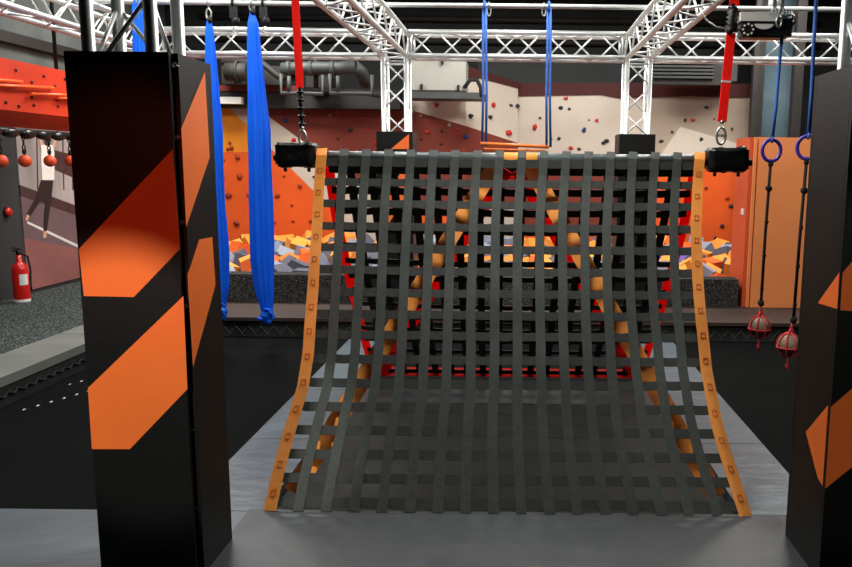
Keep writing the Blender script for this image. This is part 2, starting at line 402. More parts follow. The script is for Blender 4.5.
class Sheet:
    def __init__(s, prof, xl0, xr0, xl1, xr1, sag, out, seed):
        s.C = catmull(prof, 10); s.L = arclen(s.C); s.T = s.L[-1]; s.x = (xl0, xr0, xl1, xr1); s.sag = sag; s.out = out; s.seed = seed; s.tab = None
    def waist(s):
        """edge straps draw in towards the middle of their length"""
        tab = []
        for i in range(41):
            q = s.p(.5, i / 40); r = []
            for x, T in ((-1.18, EDGE_L), (1.1, EDGE_R)):
                py = project((x, q.y, q.z))[1]; r.append(at(lerp_tab(T, py), py, q.y).x)
            tab.append(r)
        s.tab = tab
    def v_at_row(s, py):
        lo, hi = 0., 1.
        for _ in range(30):
            m = (lo + hi) / 2
            if project(s.p(.5, m))[1] < py: lo = m
            else: hi = m
        return lo
    def p(s, u, v, off=0.):
        d = v * s.T
        for i in range(len(s.L) - 1):
            if s.L[i + 1] >= d: break
        f = (d - s.L[i]) / max(1e-9, s.L[i + 1] - s.L[i]); q = s.C[i].lerp(s.C[i + 1], f); tg = (s.C[i + 1] - s.C[i]).normalized()
        nn = Vector((-tg.y, tg.x)) * s.out                    # outward side of the sheet
        hang = math.sin(math.pi * min(1, max(0, v)))
        bow = (1 - (2 * u - 1) ** 2)
        q = q - nn * (s.sag * bow * hang) + nn * off
        w = .011 * noise.noise(Vector((u * 5, v * 7, s.seed))) * hang
        q = q + nn * w
        if s.tab is not None:
            k = min(40, max(0, v * 40)); i = min(39, int(k)); f = k - i
            x0, x1 = s.tab[i][0] * (1 - f) + s.tab[i + 1][0] * f, s.tab[i][1] * (1 - f) + s.tab[i + 1][1] * f
        else:
            x0 = s.x[0] * (1 - v) + s.x[2] * v; x1 = s.x[1] * (1 - v) + s.x[3] * v
        x = x0 + (x1 - x0) * u + .008 * noise.noise(Vector((u * 9, v * 4, s.seed + 5))) * hang
        return Vector((x, q.x, max(q.y, .006)))
def make_net(name, label, sh, edge_mat, ncol, nrow, vmat, hmat, prints, bottom, rows=None):
    t = thing(name, label, 'cargo net', (0, sh.C[-1].x, 0))
    NV = 40
    for e, u in ((0, .0), (1, 1.)):
        with New('edge_strap', [edge_mat, 'orange_print'], t, label=('orange' if 'orange' in edge_mat else 'red') + ' edge strap') as n:
            pts = [sh.p(u, k / NV, .004) for k in range(NV + 1)]
            ribbon(n.bm, pts, (1, 0, 0), .062, .005)
            if prints:
                for k in range(1, 15):
                    c = sh.p(u, k / 15 + .02, .0095); c2 = sh.p(u, k / 15 + .03, .0095); tg = (c2 - c).normalized()
                    for w in (-.011, .011):
                        o = Vector((w, 0, 0)); ribbon(n.bm, [c + o, c + o + tg * .03], (1, 0, 0), .004, .0015, 1)
                    for q in (0, .03):
                        ribbon(n.bm, [c + tg * q - Vector((.013, 0, 0)), c + tg * q + Vector((.013, 0, 0))], tg, .004, .0015, 1)
    for i in range(1, ncol + 1):
        u = i / (ncol + 1)
        with New('vertical_strap', vmat, t) as n:
            ribbon(n.bm, [sh.p(u, k / NV, .003) for k in range(NV + 1)], (1, 0, 0), .052, .004)
    for j in range(1, nrow + 1):
        v = rows[j - 1] if rows else (j - .3) / (nrow + .1); NU = 54
        if v > 1: v = 1
        with New('cross_strap', hmat, t) as n:
            pts = []; wd = []
            for k in range(NU + 1):
                u = k / NU; dr = .006 * math.sin(math.pi * ((u * (ncol + 1)) % 1))
                a = sh.p(u, v, -.004); b = sh.p(u, min(1, v + .01), -.004) if v < .985 else a * 2 - sh.p(u, v - .01, -.004)
                pts.append(a + Vector((0, 0, -dr if j < nrow - 3 else 0))); wd.append((b - a) + Vector((0, 0, 1e-5)))
            ribbon(n.bm, pts, wd, .05, .004)
    if bottom:
        with New('bottom_strap', edge_mat, t, label='red strap along the foot') as n:
            pts = [sh.p(k / 30, .985, .01) for k in range(31)]
            ribbon(n.bm, pts, (0, .3, 1), .07, .005)
    return t
front = Sheet(PF, -1.215, 1.122, -1.21, 1.125, .012, -1, 1.); front.waist()
back = Sheet(PB, -1.19, 1.10, -1.17, 1.0, .03, 1, 9.)
make_net('cargo_net', 'front cargo net of dark webbing with orange edge straps', front, 'orange_web', 16, 16, 'webbing', 'webbing_cross', True, False, [front.v_at_row(y) for y in ROWS])
make_net('cargo_net', 'rear cargo net with red edge straps, seen through the front net', back, 'red_web', 16, 15, 'webbing_cross', 'webbing_cross', False, True)  # red of the edge straps is shade on orange webbing, put into the colour

def brace_strap(a, b, m, label, w):
    with New('brace_strap', m) as n:
        a, b = Vector(a), Vector(b); d = (b - a); side = d.cross(Vector((0, 1, 0))).normalized()
        ribbon(n.bm, [a + d * k / 12 for k in range(13)], side, w, .012)
    tag(n.o, label, 'strap')
brace_strap((-.15, 4.90, 1.715), (-1.165, 3.87, .008), 'orange_web', 'orange diagonal strap from bar centre to the front left corner', .098)
brace_strap((.062, 4.90, 1.715), (1.05, 3.87, .008), 'orange_web', 'orange diagonal strap from bar centre to the front right corner', .098)
brace_strap((-.085, 4.90, 1.69), (-1.10, 6.08, .05), 'red_web', 'red diagonal strap from bar centre to the back left corner', .098)  # rear diagonals: shade on orange straps painted as red
brace_strap((.0, 4.90, 1.69), (.96, 6.08, .05), 'red_web', 'red diagonal strap from bar centre to the back right corner', .098)
with New('cross_strap', 'red_web') as n:
    ribbon(n.bm, [(-.10, 4.93, 1.66), (.0, 4.935, 1.645), (.09, 4.93, 1.66)], (0, 0, 1), .05, .008)
tag(n.o, 'short red strap joining the diagonals just under the bar', 'strap')

# bar with padded ends
zc = 1.745; bar = thing('net_bar', 'grey padded bar carrying the top of the cargo net', 'bar', (0, 4.83, zc))
with New('sleeve', 'bar_pad', bar) as n:
    tube(n.bm, [(-1.2, 4.83, zc), (1.12, 4.83, zc)], .043, 20)
with New('core_pipe', 'black_metal', bar) as n: tube(n.bm, [(-1.5, 4.83, zc), (1.42, 4.83, zc)], .022, 10)
with New('centre_wrap', 'orange_web', bar, label='orange wrap at the middle') as n:
    tube(n.bm, [(-.13, 4.83, zc), (.11, 4.83, zc)], .0455, 20)
for x0, x1, in ((-1.475, -1.235), (1.145, 1.385)):
    with New('end_pad', 'black_pad', bar, .014) as n:
        box(n.bm, (x0, 4.755, zc - .055), (x1, 4.905, zc + .088))
        bmesh.ops.subdivide_edges(n.bm, edges=n.bm.edges[:], cuts=5, use_grid_fill=True)
        for v in n.bm.verts:
            v.co += Vector((0, 1, 1)) * (.007 * noise.noise(v.co * 13)) + Vector((.006 * noise.noise(v.co * 9), 0, 0))
        for f in n.bm.faces: f.smooth = True
    for s in (.2, .8):
        with New('pad_strap', 'black_metal', bar) as n:
            x = x0 + (x1 - x0) * s
            box(n.bm, (x - .012, 4.745, zc - .062), (x + .012, 4.915, zc - .056)); box(n.bm, (x - .008, 4.80, zc - .085), (x + .008, 4.82, zc - .06))

# red hoist straps
def hoist(pxs, cx, label, mode):
    t = thing('hoist_strap', label, 'strap', at(*pxs[-1], 4.83))
    P = [at(x, y, 4.83) for x, y in pxs]
    if mode == 'left':
        with New('webbing', 'red_web', t) as n: ribbon(n.bm, [P[0], P[1]], (1, .15, 0), .045, .006)
        with New('chain', 'black_metal', t) as n:
            chain(n.bm, P[1], P[2], .034, .008)
            for k in range(5):
                torus(n.bm, P[1].lerp(P[2], (k + .5) / 5), .018, .007, (0, 0, 1), 10, 5)
        with New('shackle', 'steel', t) as n:
            c = P[2].lerp(P[3], .5)
            torus(n.bm, c, .026, .008, (0, 1, 0), 16, 6, sx=.8, sz=1.5); ball(n.bm, P[2], .014)
    else:
        with New('webbing', 'red_web', t) as n:
            ribbon(n.bm, [P[0], P[1]], (1, .1, 0), .06, .006); ribbon(n.bm, [P[2], P[3]], (1, .1, 0), .055, .008)
        with New('black_wrap', 'black_pad', t) as n:
            N = 12
            tube(n.bm, [P[1].lerp(P[2], k / N) + Vector((.006 * (-1) ** k, 0, 0)) for k in range(N + 1)], [.026 + .008 * (k % 2) for k in range(N + 1)], 10)
        with New('stitched_band', 'white', t) as n:
            c = P[2].lerp(P[3], .53); ribbon(n.bm, [c, c + (P[3] - P[2]).normalized() * .012], (1, .1, 0), .058, .011)
        with New('buckle', 'steel', t) as n:
            c = P[3].lerp(P[4], .5)
            torus(n.bm, c, .03, .008, (0, 1, 0), 16, 6, sx=.9, sz=1.7); box(n.bm, c - Vector((.03, .008, .004)), c + Vector((.03, .008, .01)))
            ball(n.bm, P[3], .014)
hoist([(293, -40), (300, 88), (302, 128), (303, 146)], -1.3, 'red hoist strap and black chain holding the bar end, left of the net', 'left')
hoist([(738, -40), (734, 6), (731, 33), (722, 122), (720, 150)], 1.3, 'red hoist strap with black wrap holding the right end of the bar', 'right')

# ------------------------------------------------------------ trusses
SP = .12; CR = .025
def truss(name, label, cat, p0, p1, bay, group=None, phase=0):
    p0, p1 = Vector(p0), Vector(p1); d = (p1 - p0); L = d.length; t = d.normalized()
    u = Vector((0, 0, 1)) if abs(t.z) < .5 else Vector((0, 1, 0)); v = t.cross(u).normalized()
    r = thing(name, label, cat, p0, group)
    for su, sv in ((1, 1), (1, -1), (-1, -1), (-1, 1)):
        with New('chord', 'alu', r) as n:
            o = u * (SP * su) + v * (SP * sv); tube(n.bm, [p0 + o, p1 + o], CR, 12)
    nb = max(2, round(L / bay)); faces = [(u * SP, v, 0), (-u * SP, v, 1), (v * SP, u, 0), (-v * SP, u, 1)]
    for fo, w, ph in faces:
        for i in range(nb):
            s = 1 if (i + ph + phase) % 2 else -1
            a = p0 + t * (L * (i + .06) / nb) + fo + w * (SP * s); b = p0 + t * (L * (i + .94) / nb) + fo - w * (SP * s)
            with New('brace', 'alu', r) as n: tube(n.bm, [a, b], .0095, 7)
    for e in (0.012, .988):
        with New('end_ring', 'alu', r) as n:
            c = p0 + d * e; q = [c + u * SP + v * SP, c + u * SP - v * SP, c - u * SP - v * SP, c - u * SP + v * SP]
            for i in range(4): tube(n.bm, [q[i], q[(i + 1) % 4]], .011, 7)
    return r
ZB = 2.965; YT = 8.52; XLc, XRc = -1.315, 1.238
truss('truss_beam', 'silver truss beam crossing the back, between the two far columns', 'truss', (XLc + .15, YT, ZB), (XRc - .15, YT, ZB), .3)
truss('truss_beam', 'silver truss beam across the back left, behind the blue silks', 'truss', (-3.75, YT, ZB), (XLc - .15, YT, ZB), .3)
truss('truss_beam', 'silver truss beam across the back right, behind the red strap', 'truss', (XRc + .15, YT, ZB), (4.6, YT, ZB), .3, phase=1)
truss('truss_beam', 'silver truss beam running overhead toward the camera, left of centre', 'truss', (XLc, 3.45, ZB), (XLc, YT + .14, ZB), .27)
truss('truss_beam', 'silver truss beam running overhead toward the camera, right of centre', 'truss', (XRc, 3.45, ZB), (XRc, YT + .14, ZB), .27)
truss('truss_beam', 'silver truss beam running overhead at the far top left corner', 'truss', (-3.9, 3.0, ZB), (-3.9, YT + .14, ZB), .3)
truss('truss_column', 'silver truss column rising from the far left padded base', 'truss', (XLc, YT, .16), (XLc, YT, ZB - .15), .26)
truss('truss_column', 'silver truss column rising from the far right padded base', 'truss', (XRc, YT, .16), (XRc, YT, ZB - .15), .26)
truss('truss_column', 'silver truss column inside the left striped pillar', 'truss', (-1.515, 3.17, .001), (-1.515, 3.17, 3.35), .34)
truss('truss_column', 'silver truss column inside the right striped pillar', 'truss', (1.475, 3.25, .001), (1.475, 3.25, 3.35), .34)

# ------------------------------------------------------------ padded pillars
def panel_with_marks(parent, name, lo, hi, polys, normal, label=None):
    """foam panel with printed orange shapes laid into its face"""
    with New(name, ['panel', 'orange_panel'], parent, label=label) as n:
        box(n.bm, lo, hi)
        for pts in polys: prism(n.bm, [p + normal * .0012 for p in pts], -normal * .0008, 1)
    return n.o
yf = 3.0
P1 = thing('striped_pillar', 'tall black padded pillar with orange stripes, left foreground', 'pillar', (-1.5, 3.17, 0))
f1 = [at(x, y, yf) for x, y in ((79, 249), (173, 149), (180, 249), (134, 297), (84, 296))]
f2 = [at(x, y, yf) for x, y in ((88, 388), (183.5, 296), (187.5, 389), (130, 449), (92, 449))]
panel_with_marks(P1, 'front_panel', (-1.703, yf, 0), (-1.312, yf + .025, 2.112), [f1, f2], Vector((0, -1, 0)))
xs = -1.292
s1 = [atx(x, y, xs) for x, y in ((204.6, 72), (181, 128), (186, 227), (209.5, 157))]
s2 = [atx(x, y, xs) for x, y in ((199, 239.5), (212, 237), (215.2, 285), (193, 366), (187.5, 275))]
panel_with_marks(P1, 'side_panel', (xs - .025, 3.035, 0), (xs, 3.325, 2.112), [s1, s2], Vector((1, 0, 0)))
with New('back_panel', 'panel', P1) as n: box(n.bm, (-1.703, 3.327, 0), (xs, 3.35, 2.112))
with New('side_panel', 'panel', P1) as n: box(n.bm, (-1.703, 3.027, 0), (-1.68, 3.325, 2.112))
with New('corner_liner', 'panel_edge', P1) as n: box(n.bm, (-1.335, 3.028, 0), (-1.32, 3.05, 2.09))
for y in (65, 137, 222, 306, 430, 508):
    with New('toggle', 'steel', P1) as n:
        c = at(174 + (y - 60) * .043, y, 3.024); torus(n.bm, c, .008, .003, (1, -1, 0), 12, 5); tube(n.bm, [c + Vector((-.012, 0, .004)), c + Vector((.014, .008, -.004))], .003, 5)

xr = 1.265; yr = 3.06
P2 = thing('striped_pillar', 'black padded pillar with orange stripes at the right edge', 'pillar', (1.45, 3.25, 0))
a1 = [atx(x, y, xr) for x, y in ((818, 303), (837.4, 309), (839.8, 272))]
a2 = [atx(x, y, xr) for x, y in ((806, 432), (828.5, 405), (822.8, 486), (818, 478))]
panel_with_marks(P2, 'side_panel', (xr, yr + .002, 0), (xr + .025, 3.42, 2.1), [a1, a2], Vector((-1, 0, 0)))
b1 = [at(x, y, yr) for x, y in ((837.6, 309), (880, 312), (880, 225), (839.8, 272))]
b2 = [at(x, y, yr) for x, y in ((828.5, 405), (880, 360), (880, 440), (822.8, 486))]
panel_with_marks(P2, 'front_panel', (xr, yr - .025, 0), (1.68, yr, 2.1), [[p - Vector((0, .025, 0)) for p in b1], [p - Vector((0, .025, 0)) for p in b2]], Vector((0, -1, 0)))
with New('back_panel', 'panel', P2) as n: box(n.bm, (xr, 3.422, 0), (1.68, 3.445, 2.1))
with New('side_panel', 'panel', P2) as n: box(n.bm, (1.655, yr + .002, 0), (1.68, 3.42, 2.1))

for xc, w, tri in ((XLc, 'left', ((391, 149), (409, 134), (409, 149))), (XRc, 'right', None)):
    t = thing('padded_pillar', 'dark padded box around the foot of the far %s truss column' % w, 'pillar', (xc, YT, .15))
    y0, y1, x0, x1 = YT - .19, YT + .19, xc - .19, xc + .19; zt = 2.06
    pl = []
    if tri: pl = [[at(x, y, y0) for x, y in tri], [at(x, y, y0) for x, y in ((380, 205), (409, 160), (409, 190), (385, 230))]]
    panel_with_marks(t, 'front_panel', (x0, y0, .152), (x1, y0 + .02, zt), pl, Vector((0, -1, 0)))
    with New('back_panel', 'panel', t) as n: box(n.bm, (x0, y1 - .02, .152), (x1, y1, zt))
    for q in (x0, x1 - .02):
        with New('side_panel', 'panel', t) as n: box(n.bm, (q, y0 + .021, .152), (q + .02, y1 - .021, zt))

# ------------------------------------------------------ rigging pipe, silks
YP = 7.3
with New('rigging_pipe', 'alu') as n: tube(n.bm, [(-4.0, YP, 3.135), (4.4, YP, 3.135)], .021, 12)
tag(n.o, 'thin silver pipe lying across the overhead trusses', 'pipe')

def silk(label, rows, knot, seed):
    """rows: (px centre, py, px width)"""
    Pts = [(at(x, y, YP), w * 6.9 / F) for x, y, w in rows]
    t = thing('aerial_silk', label, 'aerial silk', Pts[0][0])
    with New('fabric', 'silk', t) as n:
        K = 48; rings = []
        fine = []
        for (a, wa), (b, wb) in zip(Pts, Pts[1:]):
            for k in range(6): fine.append((a.lerp(b, k / 6), wa + (wb - wa) * k / 6))
        fine.append(Pts[-1])
        for i, (c, w) in enumerate(fine):
            rg = []
            for k in range(K):
                th = 2 * math.pi * k / K
                pl = 1 + .2 * math.sin(th * 9 + seed + i * .05) + .14 * noise.noise(Vector((math.cos(th) * 3, math.sin(th) * 3, c.z * 1.6 + seed)))
                rg.append(n.bm.verts.new(c + Vector((math.cos(th) * w / 2 * pl, math.sin(th) * max(w * .3, .015) * pl, 0))))
            rings.append(rg)
        for a, b in zip(rings, rings[1:]):
            for k in range(K):
                f = n.bm.faces.new((a[k], a[(k + 1) % K], b[(k + 1) % K], b[k])); f.smooth = True
        n.bm.faces.new(rings[0]); n.bm.faces.new(rings[-1][::-1])
    fab = n.o
    if knot:
        c = at(knot[0], knot[1], YP)
        with New('knot', 'silk', fab) as n:
            ball(n.bm, c, .06, 0, 3, (.95, .7, .85), .35)
            for k in range(7):
                q = c + Vector((random.uniform(-.05, .05), random.uniform(-.04, .04), random.uniform(-.05, .05)))
                torus(n.bm, q, .03, .014, (random.random(), random.random(), random.random()), 12, 6)
            ball(n.bm, c + Vector((.02, -.01, -.05)), .032, 0, 2, (1, .7, 1.3), .4)
    top = Pts[0][0]
    with New('carabiner', 'steel', t) as n:
        torus(n.bm, top + Vector((0, 0, .05)), .03, .008, (0, 1, 0), 16, 6, sx=.75, sz=1.6)
        torus(n.bm, Vector((top.x, YP, 3.135)), .033, .007, (1, 0, 0), 16, 6)
        tube(n.bm, [top + Vector((0, 0, .085)), Vector((top.x, YP, 3.105))], .008, 6)
    with New('swivel', 'black_metal', n.o) as n: ball(n.bm, top + Vector((.01, -.01, .0)), .022, 0, 2, (1, 1, 1.5))
silk('blue aerial silk with knotted end, hanging next to the left striped pillar',
     [(209, 20, 4), (209.5, 30, 7), (211, 60, 10), (213, 100, 12), (215.5, 130, 13), (217.5, 200, 14), (220.5, 250, 16), (222, 285, 14), (221.5, 300, 10), (221, 312, 9)], (221, 311), 1.)
silk('wider blue aerial silk with knotted end, second from the striped pillar',
     [(252, 12, 4), (253, 24, 10), (254.5, 60, 13), (257, 100, 16), (259, 130, 20), (260.5, 200, 22), (262, 260, 21), (264, 290, 17), (266, 305, 12), (267, 314, 9)], (266.5, 315), 4.)
silk('blue aerial silk mostly hidden behind the left striped pillar',
     [(137, -14, 8), (138, 10, 11), (140, 60, 12), (142, 130, 13), (146, 220, 14), (150, 290, 9)], None, 7.)
for px, lb in ((233, 'black rope grip clamped on the pipe between the two silks'), (263, 'black rope grip clamped on the pipe right of the wider silk')):
    c = at(px, 4, YP)
    t = thing('pipe_clamp', lb, 'clamp', c)
    with New('jaw', 'black_metal', t) as n:
        torus(n.bm, Vector((c.x, YP, 3.135)), .03, .012, (1, 0, 0), 14, 6)
        box(n.bm, (c.x - .03, YP - .02, 3.0), (c.x + .03, YP + .02, 3.105)); ball(n.bm, (c.x + .015, YP, 2.98), .035, 0, 2, (1.2, .8, 1.3), .4)
    with New('hook', 'steel', t) as n: torus(n.bm, (c.x + .015, YP - .01, 2.9), .02, .006, (0, 1, 0), 12, 5, sz=1.5)

# trapeze
tz = thing('trapeze', 'orange trapeze bar hanging on doubled blue ropes behind the net', 'trapeze', at(515, 146, YP))
with New('bar', 'orange_gloss', tz) as n:
    tube(n.bm, [at(480.5, 143.5, YP), at(549, 147, YP)], .017, 12)
with New('lower_bar', 'orange_gloss', tz) as n: tube(n.bm, [at(484, 149, YP), at(546, 151, YP)], .011, 10)
for px, s in ((484.5, 1), (549, -1)):
    for dx, a, b in ((-2.4, 0, 0), (2.2, .6, -1.2)):
        with New('rope', 'blue_rope', tz) as n:
            p, q = at(px + dx * .4 + a, -2, YP), at(px + dx * (1 if dx < 0 else .7), 146 + (1 if s < 0 else 0), YP)
            tube(n.bm, [Vector((p.x, YP - .004 * dx, 3.16)), p.lerp(q, .3), p.lerp(q, .62) + Vector((.006 * s, 0, 0)), q], .012, 7)
    with New('carabiner', 'steel', tz) as n:
        c = at(px + (4.5 if s > 0 else -5), 11, YP); torus(n.bm, c, .026, .006, (0, 1, 0), 16, 6, sx=.65, sz=1.7)
        torus(n.bm, Vector((c.x, YP, 3.135)), .029, .006, (1, 0, 0), 14, 6)
    with New('eye_splice', 'blue_rope', tz) as n:
        c = at(px, 1, YP); torus(n.bm, Vector((c.x, YP, 3.135)), .036, .013, (1, 0, 0), 14, 6)

# ----------------------------------------------- hoist unit, rings and balls
YD = 4.83
u = thing('hoist_unit', 'black and white hoist unit hanging from a chain, upper right', 'hoist', at(770, 22, YD))
def bx(n, x0, y0, x1, y1, d0, d1, mi=0):
    a = at(x0, y1, YD); b = at(x1, y0, YD); box(n.bm, (a.x, YD + d0, a.z), (b.x, YD + d1, b.z), mi)
with New('body', 'black_metal', u, .015) as n: bx(n, 740, 20, 790, 37, -.05, .06)
with New('cover', 'white', u, .006, label='white top cover') as n: bx(n, 738, 14, 777, 22.5, -.055, .065)
with New('end_hook', 'steel', u) as n:
    a = at(790, 20, YD); 
    bx(n, 776, 16, 786, 22, -.03, .03)
    torus(n.bm, a, .03, .008, (0, 1, 0), 14, 6); tube(n.bm, [a + Vector((0, 0, .05)), a + Vector((.012, 0, .0)), a + Vector((.012, 0, -.05))], .008, 6)
with New('wheel', 'black_metal', u) as n:
    c = at(747, 30, YD - .06); tube(n.bm, [c, c - Vector((0, .02, 0))], .042, 20)
with New('wheel_studs', 'white', n.o) as n:
    for k in range(8):
        q = c + Vector((.03 * math.cos(k * math.pi / 4), -.021, .03 * math.sin(k * math.pi / 4))); tube(n.bm, [q, q - Vector((0, .004, 0))], .0065, 8)
with New('half_disc', 'white', u) as n:
    c = at(764, 24, YD - .056); pts = [c + Vector((.056 * math.cos(-math.pi * k / 14), 0, .03 * math.sin(-math.pi * k / 14))) for k in range(15)]
    prism(n.bm, pts, (0, -.004, 0))
with New('chain', 'steel', u) as n:
    for x in (774.5, 782): chain(n.bm, at(x, 16, YD), at(x + 1, -40, YD), .04, .007)
with New('carabiner', 'steel', u) as n: torus(n.bm, at(779, 22, YD - .06), .022, .006, (0, 1, 0), 14, 6, sx=.7, sz=1.4)
with New('cable', 'steel', u) as n:
    tube(n.bm, [at(700, 8, YD), at(706, 20, YD), at(716, 27, YD), at(728, 29, YD), at(740, 30, YD)], .005, 6)
with New('trim_strip', 'black_pad', u) as n: bx(n, 741, 36.5, 782, 38.5, -.04, .05)

def rope_set(side, top, ringc, mid, ballc, Y, ring_r, tilt, lb_ring, lb_ball):
    t = thing('gym_ring', lb_ring, 'gym ring', at(*ringc, Y))
    c = at(*ringc, Y)
    with New('ring', 'purple', t) as n:
        torus(n.bm, c, ring_r, .011, (math.sin(tilt), math.cos(tilt), 0), 32, 8, sz=1.16)
    with New('rope', 'blue_rope', t) as n:
        a = at(*top, Y); b = c + Vector((0, 0, ring_r * 1.16)); tube(n.bm, [a, a.lerp(b, .35), a.lerp(b, .7) + Vector((.004, 0, 0)), b], .0105, 7)
        torus(n.bm, b, .014, .008, (1, 0, 0), 12, 5)
    # knotted rope with a netted ball
    kr = thing('knotted_rope', lb_ball, 'rope', at(*ballc, Y))
    a = c - Vector((0, 0, ring_r * 1.16)); b = at(*mid, Y); bc = at(*ballc, Y)
    with New('rope', 'black_rope', kr) as n: tube(n.bm, [a + Vector((0, 0, .012)), a.lerp(b, .5) + Vector((-.003, 0, 0)), b], .0095, 7)
    ro = n.o
    for f, r in ((.02, .015), (.19, .02), (.42, .013), (.66, .013), (.9, .013), (1., .021)):
        with New('knot', 'black_rope', ro) as n: ball(n.bm, a.lerp(b, f), r, 0, 2, (1, 1, 1.15), .35)
    r = .064
    with New('ball', ['ball_pale', 'ball_dark'], kr) as n:
        ball(n.bm, bc, r, 0, 3, (1, 1, 1.08))
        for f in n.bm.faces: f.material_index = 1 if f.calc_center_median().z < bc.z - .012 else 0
    bo = n.o
    with New('ball_net', 'red_cord', bo) as n:
        for k in range(4):
            an = math.pi * (k + .35) / 4
            torus(n.bm, bc, r + .004, .0042, (math.cos(an), math.sin(an), 0), 24, 5, sz=1.08)
        torus(n.bm, bc - Vector((0, 0, .012)), r + .003, .0048, (0, 0, 1), 24, 5)
        tube(n.bm, [bc + Vector((0, 0, r)), b], .007, 6)
        for k in range(3): tube(n.bm, [bc + Vector((.03 * math.cos(k * 2.1), .03 * math.sin(k * 2.1), r * .95)), b.lerp(bc, .3)], .004, 5)
    with New('tassel', 'red_cord', bo) as n:
        q = bc - Vector((0, 0, r * 1.08)); tube(n.bm, [q, q - Vector((0, 0, .03)), q - Vector((.002, 0, .05)), q - Vector((0, 0, .085))], [.003, .004, .011, .007], 7)
rope_set(0, (783, 27), (771.5, 150.5), (761, 303), (759.5, 327), 4.83, .056, 0, 'left purple gym ring on a blue rope below the hoist unit', 'knotted black rope with red-netted ball, higher of the two')
rope_set(1, (817, -12), (807.5, 147.5), (793.5, 320), (788.5, 345), 4.5, .056, .45, 'right purple gym ring beside the right striped pillar', 'knotted black rope with red-netted ball, lower, next to the right pillar')

# ------------------------------------------------------------- back wall
YW = 12.0
cw = thing('climbing_wall', 'orange, cream and red-brown climbing wall behind the foam pit', 'climbing wall', (0, YW, .1))
class Plane:
    def __init__(s, a, b): 
        s.a = Vector((a[0], a[1], 0)); s.b = Vector((b[0], b[1], 0)); d = (s.b - s.a).normalized(); s.n = Vector((d.y, -d.x, 0))
        if s.n.y > 0: s.n = -s.n
    def at(s, px, py):
        d = _ray(px, py); return EYEP + d * ((s.a - EYEP).dot(s.n) / d.dot(s.n))
WL = Plane((-5, 12.0), (-.05, 12.0))
WM = Plane((-.9, 12.0), (.02, 12.7))
WR = Plane((.02, 12.7), (2.0, 12.15))
WF = Plane((2.0, 12.15), (5.0, 12.15))
xm = 466
def wpanel(pl, poly, m, lift=0.):
    with New('wall_panel', m, cw) as n: prism(n.bm, [pl.at(x, y) + pl.n * lift for x, y in poly], -pl.n * .06)
wpanel(WL, [(150, 107), (229, 107.5), (262, 140), (252, 152), (150, 152)], 'wall_amber')
wpanel(WL, [(150, 152), (252, 152), (262, 140), (345, 222), (345, 300), (150, 300)], 'wall_orange')
wpanel(WL, [(229, 107.5), (257, 108), (400, 212), (405, 300), (345, 300), (345, 222)], 'wall_cream')
wpanel(WL, [(257, 108), (404, 108), (xm, 126), (xm, 214), (400, 212)], 'wall_brown')
wpanel(WL, [(404, 101), (xm, 101), (xm, 126), (404, 108)], 'wall_cream')
wpanel(WL, [(400, 212), (xm, 214), (xm, 300), (405, 300)], 'wall_orange')
wpanel(WM, [(xm, 78), (480, 78), (518, 88), (518, 143), (xm, 126)], 'wall_cream')
wpanel(WM, [(xm, 126), (518, 143), (518, 205), (xm, 205)], 'wall_brown')
wpanel(WM, [(xm, 205), (518, 205), (518, 300), (xm, 300)], 'wall_cream')
wpanel(WM, [(466, 66), (518, 83), (518, 88), (480, 78), (466, 78)], 'wall_maroon', .03)
wpanel(WR, [(518, 96), (600, 94.5), (618, 98), (648, 98), (648, 172), (518, 172)], 'wall_cream')
wpanel(WR, [(518, 83), (648, 83), (648, 98), (618, 98), (600, 94.5), (518, 96)], 'wall_maroon', .03)
wpanel(WR, [(518, 172), (648, 172), (648, 226), (518, 226)], 'wall_brown')
wpanel(WR, [(518, 226), (648, 226), (648, 300), (518, 300)], 'wall_orange')
wpanel(WF, [(648, 97), (693, 96), (706, 97), (752, 97), (752, 141), (742, 145), (680, 127), (660, 156), (648, 160)], 'wall_beige')
wpanel(WF, [(648, 84), (752, 84), (752, 97), (706, 97), (693, 96), (648, 97)], 'wall_maroon', .03)
wpanel(WF, [(660, 156), (680, 127), (742, 145), (752, 146), (752, 164), (650, 164)], 'wall_cream', .04)
wpanel(WF, [(648, 164), (830, 164), (830, 300), (648, 300)], 'wall_orange')
